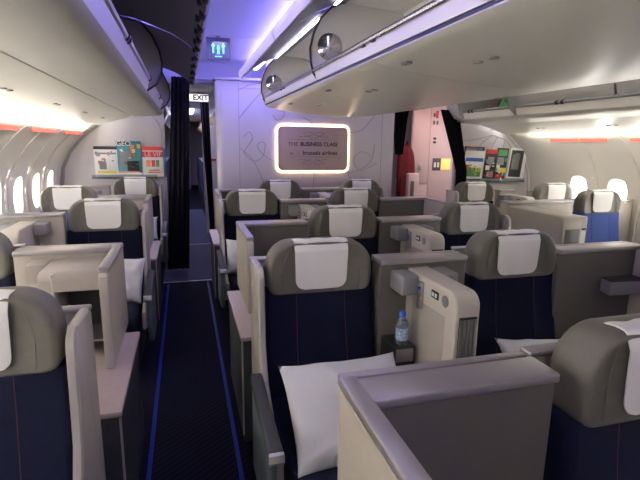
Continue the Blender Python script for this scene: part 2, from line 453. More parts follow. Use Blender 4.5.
# end cap of the right bin, and closed bin fronts beyond the opened bay
def rX(x): return 2*CY-x
loc = rb.location.copy(); loc.z += .03
ol = [(-.24, 2.01), (-.17, 2.06), (-.135, 2.13), (-.125, 2.2), (-.14, 2.29), (-.19, 2.40), (-.26, 2.48)]
MB().ribbon([(rX(x)-loc.x, z-loc.z) for x, z in ol], 5.44-loc.y, 5.66-loc.y, .02).build('end_cap', 'bulk', rb)
for (a, b_) in ((3.25, 4.45), (1.9, 3.22), (.5, 1.87)):
    MB().ribbon([(rX(x)-loc.x, z-loc.z) for x, z in [(-.33, 2.02), (-.28, 2.09), (-.255, 2.18), (-.26, 2.28), (-.30, 2.38), (-.36, 2.46)]], a-loc.y, b_-loc.y, .02).build('door', 'bing', rb)
# bags inside the open bay of the right bin
tag(MB().box(3.47, 3.80, 4.80, 5.02, 1.985, 2.18, bev=.05, seg=3).build('carry_bag', mat('brown_bag', (.10, .06, .05), .8)), 'dark brown bag inside the open right overhead bin', 'bag')
gm = MB()
for k in range(9):
    a = random.random()*6.28
    gm.tube([(3.52+random.random()*.1, 4.56+random.random()*.16, 2.02), (3.50+.05*math.cos(a), 4.66+.07*math.sin(a), 2.09+random.random()*.06), (3.47+.05*math.cos(a+1), 4.66+.09*math.sin(a+1), 2.07)], [.03, .04, .02], 7)
tag(gm.build('crumpled_bag', 'green'), 'crumpled green plastic bag beside the brown bag in the right overhead bin', 'bag')

# centre bins
ccx, ccz = CY, 2.0
CYE = 5.05
cb = thing('overhead_bin', 'wide cream centre overhead bin over the middle seats, opened towards the left aisle', 'overhead bin', (ccx, 1.7, ccz))
def cl(pts): return [(x-ccx, z-ccz) for x, z in pts]
ya, yb_ = Y0-1.7, CYE-1.7
und = smoothpath([(.845, 2.035, 0), (.90, 2.015, 0), (1.05, 1.992, 0), (1.3, 1.965, 0), (1.6, 1.945, 0), (1.9, 1.962, 0), (2.15, 1.990, 0), (2.30, 2.018, 0), (2.35, 2.04, 0)], 4)
for a, b2 in ((ya, -.4-1.7), (-.395-1.7, .9-1.7), (.905-1.7, 2.1-1.7), (2.105-1.7, 3.3-1.7), (3.305-1.7, yb_)):
    MB().ribbon(cl([(p[0], p[1]) for p in und]), a, b2, .02).build('bottom_panel', 'binc', cb)
MB().ribbon(cl([(.842, 2.048), (.835, 2.07), (.83, 2.095)]), ya, yb_, .012).build('lip', 'binc', cb)
MB().box(.842-ccx, .86-ccx, ya, yb_, 2.034-ccz, 2.046-ccz).build('lip_groove', 'dark', cb)
MB().tube([(.820-ccx, ya, 2.108-ccz), (.820-ccx, yb_, 2.108-ccz)], .014, 10).build('latch_rail', 'rail', cb)
MB().ribbon(cl([(2.35, 2.05), (2.37, 2.1), (2.40, 2.2), (2.385, 2.33), (2.32, 2.45), (2.2, 2.53)]), ya, yb_, .02).build('door', 'bing', cb)
MB().box(2.325-ccx, 2.36-ccx, ya, yb_, 2.02-ccz, 2.045-ccz, bev=.008).build('right_trim', 'shell_edge', cb)
MB().ribbon(cl([(.85, 2.06), (1.2, 2.05), (1.42, 2.07), (1.50, 2.14), (1.50, 2.4), (1.42, 2.5), (1.0, 2.54)]), ya, yb_, .015).build('back_panel', 'binc', cb)
outl = [(.86, 2.03), (.815, 2.09), (.795, 2.16), (.793, 2.24), (.815, 2.33), (.86, 2.42), (.93, 2.49), (1.02, 2.53), (1.48, 2.50), (1.49, 2.1), (1.4, 2.06)]
for i, yd in enumerate((CYE-.03, 3.05, 1.1, -.6)):
    y = yd-1.7
    MB().prism(cl(outl), y, y+.03, 'y', bev=.003).build('end_panel', 'binc', cb)
    MB().ribbon(cl(outl[:8]), y-.012, y, .012).build('edge_seal', 'dark', cb)
    mx = Matrix.Translation((.925-ccx, y-.001, 2.255-ccz)) @ Matrix.Rotation(PI/2, 4, 'X')
    MB().lathe([(.084, 0), (.084, .006), (.078, .012), (.06, .022), (.035, .030), (.012, .033)], 28, mtx=mx).build('convex_mirror', 'mirror', cb)
for (y0, y1) in ((3.10, CYE-.05), (1.15, 3.07), (-.55, 1.12)):
    d = MB().ribbon(cl([(1.02, 2.53), (.92, 2.51), (.80, 2.455), (.70, 2.385), (.62, 2.325), (.59, 2.30)]), y0-1.7, y1-1.7, .025).build('door', 'bindoor', cb)
    MB().ribbon(cl([(.585, 2.28), (.572, 2.32), (.575, 2.35)]), y0-1.7, y1-1.7, .02).build('door_trim', 'bulk', d)
    for yy_ in (y0+.12, (y0+y1)/2, y1-.08):
        MB().lathe([(.035, -.006), (.035, .006)], 16, mtx=Matrix.Translation((.577-ccx, yy_-1.7, 2.33-ccz)) @ Matrix.Rotation(PI/2, 4, 'Y')).build('hinge_cover', 'grey', d)
    MB().box(.905-ccx, .922-ccx, y0+.15-1.7, y1-.15-1.7, 2.468-ccz, 2.475-ccz).build('strip_light', 'covewhite', cb)
    for yy_ in ((y0+y1)/2-.06, (y0+y1)/2+.06):
        MB().box(.81-ccx, .84-ccx, yy_-.02-1.7, yy_+.02-1.7, 2.09-ccz, 2.12-ccz, bev=.004).build('latch', 'dark', cb)
# rounded white end cap of the centre bin
oc = [((p[0]), p[1]) for p in outl]
MB().grid(lambda u, v: Vector(((.86+(outl[int(min(v*7, 6.999))][0]*(1-(v*7) % 1)+outl[min(int(min(v*7, 6.999))+1, 7)][0]*((v*7) % 1)-.86)*1+u*u*.05)-ccx, CYE-1.7+u*.32, outl[int(min(v*7, 6.999))][1]*(1-(v*7) % 1)+outl[min(int(min(v*7, 6.999))+1, 7)][1]*((v*7) % 1)-ccz)), 6, 14).build('end_cap', 'bulk', cb)
MB().box(.9-ccx, 2.35-ccx, CYE-1.7, CYE+.3-1.7, 2.05-ccz, 2.5-ccz).build('end_block', 'bulk', cb)
# small passenger-service details under the centre bin
for k, y in enumerate((.5, 1.6, 2.75, 3.9)):
    for x in (1.12, 2.05):
        z = 1.974 if x < 1.5 else 1.968
        for dy in (0, .1): MB().lathe([(.022, 0), (.022, -.006), (.015, -.008)], 14, (x-ccx, y+dy-1.7, z-ccz)).build('reading_light', 'bing', cb)
    MB().box(.915-ccx, .94-ccx, y+.3-1.7, y+.36-1.7, 1.985-ccz, 1.995-ccz).build('seat_marker', 'grey', cb)

# cove lights behind the bin tops (mood lighting strips)
def strip(name, label, x0, x1, y0, y1, z, m='cove'):
    return tag(MB().box(x0, x1, y0, y1, z, z+.012).build(name, m), label, 'light')
strip('mood_light', 'violet light strip on top of the centre bin, beside the left aisle ceiling', .86, .91, Y0+.1, YB-.02, 2.525)
strip('mood_light', 'violet light strip on top of the left bin beside the aisle ceiling', -.26, -.21, Y0+.1, YB-.02, 2.525)
for sx, name in ((-1, 'left'), (1, 'right')):
    X = (XL if sx < 0 else XR)
    x = X - sx*(wall_x(1.735)+.012)
    ws = lw if sx < 0 else rw
    for i, c in enumerate(sorted(ws)[::-1][::2]):
        MBX = MB().box(x-.003, x+.003, c-.66, c+.18, 1.715, 1.75)
        st('trim_8', MBX, 'redglow')

# ------------------------------------------------------------------ bulkhead sign
sg = thing('illuminated_sign', 'glowing rounded sign reading THE BUSINESS CLASS on the centre bulkhead', 'sign', (1.632, YB, 1.583))
def rrect(w, h, r, n=6):
    return arc(w/2-r, h/2-r, r, 0, 90, n)+arc(-w/2+r, h/2-r, r, 90, 180, n)+arc(-w/2+r, -h/2+r, r, 180, 270, n)+arc(w/2-r, -h/2+r, r, 270, 360, n)
MB().prism(rrect(.995, .62, .085), -.012, -.022, 'y').build('light_frame', 'signlight', sg)
MB().prism(rrect(.945, .562, .06), -.023, -.04, 'y', bev=.003).build('face', 'signface', sg)
MB().prism(rrect(.90, .5, .06), .0, -.012, 'y').build('backing', 'grey', sg)
text('lettering', 'THE', .072, (-.275, -.0415, .055), 'ink', sg)
text('lettering', 'BUSINESS CLASS', .070, (.075, -.0415, .055), 'ink', sg, bold=.0022)
text('lettering', 'by', .05, (-.295, -.0415, -.06), 'ink', sg)
text('lettering', 'brussels airlines', .074, (.09, -.0415, -.055), 'ink', sg, bold=.0015)
MB().tube([(-.235, -.042, -.075), (-.215, -.042, -.03), (-.19, -.042, -.075), (-.225, -.042, -.068)], .003, 5).build('emblem', 'red', sg)
for z in (.115, -.105): MB().box(-.33, .33, -.0425, -.04, z-.0012, z+.0012).build('rule_line', 'ink', sg)
for s_ in (1, -1):
    for m_ in (1, -1):
        z0 = .12 if s_ > 0 else -.11
        pts = smoothpath([(m_*.02, z0+s_*.005, 0), (m_*.08, z0+s_*.045, 0), (m_*.14, z0+s_*.075, 0), (m_*.06, z0+s_*.09, 0), (m_*.01, z0+s_*.06, 0), (m_*.1, z0+s_*.035, 0), (m_*.2, z0+s_*.03, 0)], 5)
        MB().tube([(p[0], -.0415, p[1]) for p in pts], .0018, 5).build('ornament', 'ink', sg)

# ------------------------------------------------------------------ seats
def head_outline(n=7):
    # rounded headrest silhouette (x,z), z from 0 to .25
    w = .257
    return arc(w-.045, .035, .04, -90, 0, 4)+[(w, .08)]+arc(w-.125, .125, .122, 10, 90, n)+arc(-w+.125, .125, .122, 90, 170, n)+[(-w, .08)]+arc(-w+.045, .035, .04, 180, 270, 4)
def make_seat(arm):
    root = thing('business_seat', 'x', 'seat', (0, 0, 0))
    # base
    MB().box(-.25, .25, -.56, .08, 0, .33, bev=.02).build('seat_base', 'dark', root)
    # cushion
    c = MB(); c.box(-.262, .262, -.66, -.06, .33, .475, bev=.045, seg=4); c.build('cushion', 'navy', root, ang=1.2)
    # backrest: wavy prism in YZ
    prof = [(-.10, .40), (-.085, .55), (-.05, .70), (-.022, .85), (-.012, .965), (.10, .965), (.10, .40)]
    br = MB().prism(prof, -.275, .275, 'x', bev=.03, seg=3).build('backrest', 'navy', root, ang=1.)
    for x in (-.12, .12):
        MB().tube([(x*1.1, -.1015, .47), (x*1.05, -.088, .55), (x*1.02, -.052, .70), (x, -.0235, .85), (x, -.0145, .95)], .0014, 4).build('stitching', 'stitch' if 'stitch' in M else M.setdefault('stitch', mat('red_stitching', (.09, .015, .03), .8)), br)
    # headrest: inflated outline
    ol = head_outline(); bm = MB(); N = len(ol)
    cx, cz = 0, .125
    rings = [(.80, -.002), (.90, -.010), (.955, -.006), (.99, .008), (1.0, .03), (1.0, .085), (.97, .11), (.9, .12)]
    R = []
    for s_, y in rings:
        R.append([bm.bm.verts.new((cx+(p[0]-cx)*s_, y - (abs(p[0]*s_)/.257)**2.4*.022 * (1 if y < .06 else 0), .952+cz+(p[1]-cz)*s_)) for p in ol])
    for i in range(len(R)-1):
        for k in range(N): bm.bm.faces.new((R[i][k], R[i][(k+1) % N], R[i+1][(k+1) % N], R[i+1][k]))
    bm.bm.faces.new(R[0]); bm.bm.faces.new(R[-1][::-1])
    bmesh.ops.recalc_face_normals(bm.bm, faces=bm.bm.faces)
    hd = bm.build('headrest', 'leather', root, ang=1.2)
    for s_ in (-1, 1):
        MB().tube([(s_*.185, -.021, .965), (s_*.192, -.023, 1.05), (s_*.175, -.019, 1.12), (s_*.15, -.006, 1.172)], .002, 5).build('seam', 'leather', hd)
    # cloth over the headrest
    w = .131
    def cloth(u, v):
        x = (u-.5)*2*w; e = v
        # v 0 bottom front -> 1 behind the top
        zb = .972
        if v < .78:
            t = v/.78; z = zb+(1.203-zb)*t
            y = -.0245+.0055*math.sin(u*9+t*3)*.3 + (.02*max(0, t-.8)/.2 if t > .8 else 0)
            hh = z-zb; rr = .045
            if hh < rr: x *= (w-rr+math.sqrt(max(0, rr*rr-(rr-hh)**2)))/w
            x *= (.94+.06*t)
        else:
            t = (v-.78)/.22
            y = -.0045+.105*t; z = 1.203+.006*math.sin(PI*t)-.02*t*t+.002*math.sin(u*17)
        return Vector((x, y, z))
    cm = MB().grid(cloth, 14, 48)
    bmesh.ops.recalc_face_normals(cm.bm, faces=cm.bm.faces)
    r = bmesh.ops.solidify(cm.bm, geom=list(cm.bm.faces), thickness=.004)
    cm.build('headrest_cover', 'cloth', hd, ang=1.3)
    # shell: two wings and a back
    for s_ in (-1, 1):
        if s_*arm <= 0 and arm: continue
        if not arm: continue
        x0, x1 = sorted((s_*.280, s_*.312))
        wing = [(.17, 1.095), (-.02, 1.095)]+arc(-.02, 1.04, .055, 90, 178, 5)+[(-.085, .9), (-.10, .74), (-.16, .60), (-.30, .50), (-.50, .42), (-.52, .30), (.17, .30)]
        if s_*arm < 0: wing = [(.17, 1.115), (.03, 1.115)]+arc(.03, 1.06, .055, 90, 178, 5)+[(-.03, .9), (-.04, .6), (-.06, .30), (.17, .30)]
        wg = MB().prism(wing, x0, x1, 'x', bev=.012, seg=3).build('side_wing', 'shell', root)
        front = [p for p in wing[1:-2]]
        MB().ribbon([(p[0]-.003, p[1]) for p in front if p[1] > .55], x0+.006, x1-.006, .008, 'x').build('wing_edge', 'shell_edge', wg)
    MB().box(-.285 if arm >= 0 else -.312, .285 if arm <= 0 else .312, .15, .185, .05, 1.080, bev=.01).build('shell_back', 'shell', root)
    MB().box(-.285 if arm >= 0 else -.314, .285 if arm <= 0 else .314, .143, .192, 1.078, 1.095, bev=.006).build('top_trim', 'cap', root)
    # aisle armrest
    if arm:
        a = arm
        x0, x1 = sorted((a*.315, a*.368))
        pad = [(-.30, .70), (-.28, .72), (-.34, .695), (-.58, .665), (-.66, .655)]
        mbx = MB().prism([(-.20, .665), (-.36, .638), (-.64, .61), (-.675, .597), (-.68, .57), (-.655, .56), (-.36, .59), (-.20, .625)], x0, x1, 'x', bev=.01, seg=3)
        ar = mbx.build('armrest', 'arm', root)
        MB().prism([(-.665, .602), (-.679, .598), (-.686, .575), (-.678, .56), (-.66, .558)], x0-.001, x1+.001, 'x', bev=.003).build('front_cap', 'steel', ar)
        xa, xb = sorted((a*.321, a*.360))
        MB().prism([(-.18, .63), (-.36, .595), (-.60, .565), (-.58, .40), (-.50, .20), (-.18, .20)], xa, xb, 'x', bev=.012).build('armrest_support', 'armside', ar)
    # lap belt
    MB().prism([(-.12, .478), (-.20, .482), (-.44, .480), (-.44, .476), (-.20, .477), (-.12, .472)], -.10, -.055, 'x').box(-.10, -.05, -.47, -.42, .476, .492, bev=.004).build('seat_belt', 'dark', root)
    return root
proto = {a: make_seat(a) for a in (-1, 1, 0)}
used = set()
def seat(x, y, arm, label, blue=False, dz=0, rz=0):
    if arm in used: r = dup(proto[arm])
    else: r = proto[arm]; used.add(arm)
    r.location = (x, y, dz); r.rotation_euler = (0, 0, rz)
    r['label'] = label; r['group'] = 'business class seats'
    if blue:  # seats by the windows take the lit copy of the navy
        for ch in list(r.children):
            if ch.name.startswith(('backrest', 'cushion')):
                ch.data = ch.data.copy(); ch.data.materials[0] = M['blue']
    return r
CR = [.925, 2.09, 3.27, 4.57, 5.72]
EV = (.605, 1.66); OD = (1.115, 2.19)
seat(1.195, CR[0]-.055, 0, 'navy seat with taupe headrest nearest the camera, cut off by the right photo edge', dz=-.01)
seat(EV[0], CR[1], -1, 'large navy centre seat with the big white pillow by the left aisle')
seat(EV[1]+.045, CR[1], 0, 'navy centre seat right of the console that holds the water bottle')
seat(OD[0]+.015, CR[2], 0, 'taupe-topped seat directly behind the big pillow seat, its top in mid picture')
seat(OD[1]+.03, CR[2], 1, 'taupe-topped seat in the third centre row by the right aisle')
seat(EV[0]+.015, CR[3], -1, 'navy centre seat by the left aisle with a small pillow, fourth row back')
seat(EV[1]+.03, CR[3], 0, 'taupe-topped seat in the fourth centre row, below the lower right of the sign')
seat(OD[0]+.01, CR[4], 0, 'small far centre seat just below left of the glowing sign, last row')
seat(OD[1], CR[4], 1, 'small far centre seat just below right of the glowing sign, last row')
LY = [1.50, 2.66, 3.98, 5.18, 6.36]
LA, LWX = -.625, -1.13
seat(LA-.018, LY[0]+.02, 1, 'nearest left seat, cut off by the left photo edge, with a tall beige wing')
seat(LWX, LY[1], 0, 'window seat in second left row showing only a sliver at the left photo edge')
seat(LA, LY[2], 1, 'left aisle seat with a white pillow, in front of the magazines and curtain')
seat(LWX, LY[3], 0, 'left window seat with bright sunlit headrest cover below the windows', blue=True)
seat(LA+.02, LY[4], 1, 'last left seat directly below the red magazine beside the dark curtain')
seat(4.30, 4.02, 0, 'right window seat with window-lit blue back in front of the windows', blue=True)
seat(4.50, 4.90, 0, 'far right window seat with sunlit cover behind the long white console', dz=.0)
seat(3.53, 5.18, -1, 'right aisle seat directly below the magazines on the right bulkhead')
if 0 not in used: pass

# ------------------------------------------------------------------ partitions and consoles
def partition(x0, x1, y, label, side=None, zb=0, deep=.52, inner='taupe', gp='privacy partitions between seats'):
    """lateral wall with cap; side: list of x positions of longitudinal panels at its ends (-1 left, 1 right)"""
    t = thing('privacy_partition', label, 'partition', ((x0+x1)/2, y, 0), 0, gp)
    a, b = x0-(x0+x1)/2, x1-(x0+x1)/2
    MB().box(a+(.035 if side and -1 in side else 0), b-(.035 if side and 1 in side else 0), -.045, .06, 0, 1.08, bev=.004).build('panel', inner, t)
    MB().box(a, b, -.060, .045, 1.076, 1.102, bev=.007, seg=3).build('cap', 'cap', t)
    MB().box(a+.004, b-.004, .055, .085, 1.07, 1.10, bev=.005).build('rear_trim', 'cap', t)
    for s_ in side or []:
        xe = a if s_ < 0 else b
        u0, u1 = (xe, xe+.042) if s_ < 0 else (xe-.042, xe)
        prof = [(.062, zb), (.062, 1.08), (-deep+.03, 1.08)]+arc(-deep+.03, 1.05, .03, 90, 180, 5)[1:]+[(-deep, .7), (-deep, zb)]
        sp = MB().prism(prof, u0, u1, 'x', bev=.012, seg=3).build('side_panel', 'console', t)
        MB().box(u0-.002, u1+.002, -deep+.02, .06, 1.076, 1.103, bev=.007, seg=3).build('cap', 'cap', sp)
        ue = (u1+.001) if s_ < 0 else (u0-.001)
        MB().box(u0+.004, u1-.004, -deep-.006, -deep+.004, .64, 1.07, bev=.003).build('edge_strip', 'shell_edge', sp)
    return t
def side_table(x0, x1, y0, y1, label, cab=True):
    t = thing('side_table', label, 'side table', ((x0+x1)/2, (y0+y1)/2, 0), 0, 'low side tables beside the seats')
    w, d = (x1-x0)/2, (y1-y0)/2
    MB().box(-w, w, -d, d, .605, .63, bev=.006).build('table_top', 'table', t)
    MB().box(-w+.012, w-.012, -d+.01, d, .0, .605, bev=.004).build('cabinet', 'cab', t)
    MB().box(-w+.03, w-.03, -d+.004, -d+.012, .49, .495).build('drawer_line', 'dark', t)
    for s_ in (-1, 1): MB().box(s_*(w-.008)-.004, s_*(w-.008)+.004, -d+.004, -d+.014, .05, .6).build('corner_strip', 'shell_edge', t)
    return t
# centre odd rows: box on the left side of the seat
for k, lab in ((0, 'beige and grey privacy partition in the near foreground, left of the cut-off seat'), (2, 'open grey box partition between second and fourth centre rows by the left aisle'), (4, 'far box partition under the left part of the bulkhead by the column')):
    y = CR[k]
    partition(.335, .835 if k else .875, y, lab, [-1], .632 if k else 0, deep=.55 if k else .50)
    side_table(.25, .79, y-.90, y-.065, ['rose side table in the near foreground beside the partition', '', 'rose topped side table behind the big pillow seat along the left aisle', '', 'small far rose side table by the left aisle below the bulkhead column'][k]) if k else None
# centre odd: between seats, and right end
for k, lab in ((0, 'grey partition right of the nearest right seat'), (2, 'low grey partition between the two third-row centre seats'), (4, 'far grey partition between the two last centre seats')):
    partition(1.40, 1.905, CR[k], lab) if k else None
# centre even rows
for k, lab in ((1, 'taupe partition behind the water bottle between the two second-row centre seats'), (3, 'far taupe partition between the two fourth-row centre seats')):
    partition(.895, 1.37, CR[k], lab)
for k, lab in ((1, 'wide dark taupe partition right of the second-row right seat, in front of the blue window seat'), (3, 'wide dark taupe partition box right of the fourth-row seat, before the pink cabinet')):
    partition(1.95, 2.50 if k == 3 else 2.53, CR[k], lab, [1], deep=.5)
# shelf inside right box of row 2
shf = tag(MB().prism([(2.235, -.135), (2.478, -.16), (2.478, -.047), (2.26, -.047)], .845, .922, 'z', bev=.004).build('shelf', 'grey'), 'grey wedge shelf inside the wide partition box at the right photo edge', 'shelf')
shf.location.y = CR[1]
MB().prism([(2.24, -.132), (2.477, -.156), (2.477, -.048), (2.262, -.048)], .922, .928, 'z').build('top_mat', 'dark', shf)

def console(x, y, label, length=.46, gp='slim consoles between the seats', full=True):
    """slim upright console: x = centre, back end at y, sticks out towards the camera"""
    t = thing('seat_console', label, 'console', (x, y, 0), 0, gp)
    w = .058
    prof = [(0, 0), (0, 1.055), (-length+.07, 1.055)]+arc(-length+.06, .995, .06, 90, 180, 6)+[(-length, 0)]
    body = MB().prism(prof, -w, w, 'x', bev=.012, seg=3).build('body', 'console_cream', t)
    MB().box(-w-.002, -w+.006, -length+.08, -.08, .35, .93, bev=.003).build('side_inset', 'console', body)
    # magazine slot with ribs on the front face
    sl = MB().box(-w+.018, w-.014, -length-.002, -length+.004, .45, .955).build('front_slot', 'black', t)
    rb_ = MB()
    for i in range(5): rb_.box(-w+.020+i*.0165, -w+.032+i*.0165, -length-.008, -length-.002, .45, .945)
    rb_.build('slot_ribs', 'steel', sl)
    MB().box(-w-.004, -w+.002, -length+.14, -length+.20, .985, 1.02, bev=.002).build('number_plate', 'dark', t)
    for i in (0, 1): MB().box(-w-.006, -w-.003, -length+.150+i*.025, -length+.165+i*.025, .994, 1.011).build('plate_symbol', 'paper', t)
    MB().lathe([(.026, 0), (.026, .003), (.02, .005)], 16, mtx=Matrix.Translation((-w, -length+.085, 1.0)) @ Matrix.Rotation(-PI/2, 4, 'Y')).build('speaker', 'grey', t)
    if full:
        MB().box(-w-.016, -w, -.19, -.16, .95, 1.03, bev=.004).box(-w-.03, -w-.004, -.195, -.165, .905, .965, bev=.005).build('handset_holder', 'steel', t)
        MB().lathe([(.007, 0), (.007, .012), (.004, .014)], 12, mtx=Matrix.Translation((-w-.012, -.175, 1.0)) @ Matrix.Rotation(-PI/2, 4, 'Y')).build('knob', 'bottleblue', t)
    # reading-light blocks left and right
    MB().box(-w-.092, -w-.003, -.145, -.005, .955, 1.05, bev=.012, seg=3).build('lamp_block', 'grey', t)
    MB().box(w+.003, w+.092, -.145, -.005, .955, 1.05, bev=.012, seg=3).build('lamp_block', 'grey', t)
    return t
pc = -.032
console(1.10, CR[1]+pc, 'cream console with grey ribbed slot standing in mid picture beside the water bottle')
console(1.63, CR[2]+pc, 'console with round speaker between the two third-row centre seats')
console(1.12, CR[3]+pc, 'far console between the two fourth-row centre seats')
console(1.64, CR[4]+pc, 'far console in the last centre row below the sign')
# bottle tray + bottle
tr = thing('cup_tray', 'small steel-fronted tray holding the water bottle beside the cream console', 'tray', (.97, CR[1]-.14, 0))
MB().box(-.055, .055, -.06, .105, .60, .71, bev=.004).build('body', 'dark', tr)
MB().box(-.045, .045, -.064, -.058, .635, .70, bev=.002).build('front_plate', 'steel', tr)
def bottle(loc, label, rot=None):
    b = thing('water_bottle', label, 'bottle', loc)
    MB().lathe([(.026, 0), (.030, .006), (.030, .05), (.027, .055), (.030, .06), (.030, .105), (.024, .122), (.013, .135), (.0125, .145)], 20).build('body', 'glass', b)
    MB().lathe([(.015, .142), (.015, .165), (.013, .167)], 16).build('cap', 'bottleblue', b)
    MB().lathe([(.0305, .028), (.0308, .03), (.0308, .085), (.0305, .087)], 20).build('label', mat('bottle_label', (.35, .45, .6), .5, noise=.6, nscale=60), b)
    if rot: b.rotation_euler = rot
    return b
bottle((.968, CR[1]-.165, .711), 'small clear water bottle with blue cap standing on the tray')
bottle((.50, 1.475, .51), 'clear water bottle lying on the seat in front of the big pillow', rot=(PI/2*.98, 0, .5))

# left block
for k, lab in ((1, 'beige open-front box partition beside the left aisle, nearest on the left'), (3, 'far beige box partition on the left, beneath the magazines')):
    y = LY[k]
    p = partition(-.845, -.342, y, lab, [1], .632, deep=.50, inner='console')
    side_table(-.80, -.272, y-.88, y-.065, 'rose-topped side table on a dark cabinet beside the left aisle, nearest' if k == 1 else 'far rose-topped side table along the left aisle by the pillow')
    t = thing('footwell_box', 'beige box with rounded top and dark opening inside the near left partition' if k == 1 else 'small beige box inside the far left partition beneath the magazines', 'console', (-.50, y-.03, 0), 0, 'footwell boxes')
    prof = [(0, .63), (0, 1.05), (-.26, 1.05)]+arc(-.26, 1.01, .04, 90, 180, 5)[1:]+[(-.30, .96), (-.03, .96), (-.03, .63)]
    MB().prism(prof, -.17, .108, 'x', bev=.006).build('hood', 'shell', t)
    MB().box(-.116, -.102, -.302, -.001, .63, 1.045, bev=.006).build('side_post', 'shell_edge', t)
    MB().box(.094, .108, -.298, -.001, .63, 1.045, bev=.006).build('side_post', 'shell_edge', t)
    MB().box(-.098, .094, -.05, -.03, .632, .96).build('dark_back', 'dark', t)
    MB().box(-.098, .094, -.27, -.05, .69, .70).build('shelf', 'steel', t)
    MB().box(-.265, -.173, -.135, -.003, .955, 1.055, bev=.012).build('lamp_block', 'shell', t)
for k, lab in ((2, 'beige partition between the left windows and the aisle seat with pillow'), (4, 'far left partition under the leftmost magazine')):
    partition(-1.50, -.905, LY[k], lab, inner='console')
    console(-1.14, LY[k]+pc, 'sunlit console beside the left windows, left of the pillow aisle seat' if k == 2 else 'far small console beside the left windows under the magazines')
partition(-1.50, -.96, LY[0], 'nearest left partition by the window beyond the photo edge', inner='console')
# right block
partition(3.11, 3.93, 4.06, 'pale partition left of the window-lit blue right window seat', inner='console')
partition(4.55, 4.74, 4.06, 'narrow beige partition between blue window seat and right wall', inner='console')
partition(3.86, 4.085, 5.18, 'far right partition below the magazines, between the two seats', inner='console')
t = thing('footwell_box', 'long white console box with dark front opening, left of the blue right window seat', 'console', (3.25, 3.98, 0), 0, 'footwell boxes')
prof = [(0, 0), (0, 1.065), (-.67, 1.065)]+arc(-.67, 1.0, .065, 90, 180, 5)[1:]+[(-.735, 0)]
MB().prism(prof, -.155, .055, 'x', bev=.014, seg=3).build('body', 'shell', t)
MB().box(-.125, .030, -.739, -.73, .60, .955, bev=.002).build('front_opening', 'dark', t)
MB().box(.057, .145, -.70, 0, 0, 1.055, bev=.012, seg=3).build('rear_body', 'shell', t)
MB().box(.078, .125, -.705, -.695, .70, .955).build('slot', 'paper', t)
MB().box(.078, .125, -.707, -.697, .935, .955).build('slot_gap', 'black', t)
t = thing('armrest_console', 'grey rounded armrest console at the right photo edge beside the window', 'console', (4.66, 3.50, 0))
MB().prism([(-.2, 0), (-.2, .80)]+arc(-.10, .82, .10, 180, 90, 5)+[(.2, .93), (.2, 0)], -.1, .1, 'x', bev=.02, seg=3).build('body', 'grey', t)
MB().box(-.07, .07, -.06, .15, .925, .94, bev=.004).build('pad', 'arm', t)
console(3.97, 5.14, 'far console between the two seats beneath the right magazines')

# ------------------------------------------------------------------ pillows
def pillow(loc, rot, w, h, d, label, seed=0):
    rnd = random.Random(seed)
    ph = [rnd.random()*6 for _ in range(6)]
    def f(sgn):
        def g(u, v):
            a, b = u*2-1, v*2-1
            e = max(0, (1-abs(a)**2.6))*max(0, (1-abs(b)**2.6))
            x = a*w/2*(1-.06*(1-abs(b)**3)*(1 if abs(a) > .5 else .5)*abs(a)); z = b*h/2*(1-.07*(1-abs(a)**3)*abs(b))
            t = d/2*e**.45 + .011*math.sin(5*a+ph[0]+3*b)*e+.008*math.sin(7*b+ph[1]-4*a)*e+.006*math.sin(13*a*b+ph[2])*e+.010*math.exp(-((a*.8+b*.5-.1)/.10)**2)*e**.5-.012*math.exp(-((a*.3-b*.9-.35)/.09)**2)*e**.5
            return Vector((x, sgn*t, z))
        return g
    mb = MB().grid(f(-1), 28, 22).grid(f(1), 28, 22)
    bmesh.ops.remove_doubles(mb.bm, verts=mb.bm.verts, dist=1e-4)
    bmesh.ops.recalc_face_normals(mb.bm, faces=mb.bm.faces)
    o = mb.build('pillow', 'pillow', ang=3)
    o.location = loc; o.rotation_euler = rot
    return tag(o, label, 'pillow', 'white pillows on the seats')
pillow((.610, 1.63, .60), (math.radians(-55), math.radians(-.5), 0), .53, .45, .16, 'large white pillow leaning on the front centre seat', 1)
pillow((1.66, 1.65, .58), (math.radians(-52), math.radians(5), 0), .52, .44, .14, 'white pillow on the second-row right seat, only its top showing', 2)
pillow((.50, 4.27, .61), (math.radians(-30), math.radians(6), .1), .34, .34, .13, 'small far white pillow on the fourth-row centre aisle seat', 3)
pillow((-.47, 3.68, .62), (math.radians(-30), math.radians(3), -.1), .27, .36, .13, 'white pillow on the left aisle seat before the magazines', 4)
pillow((-.52, 6.06, .60), (math.radians(-30), 0, 0), .34, .30, .12, 'far white pillow on the last left seat by the curtain', 5)

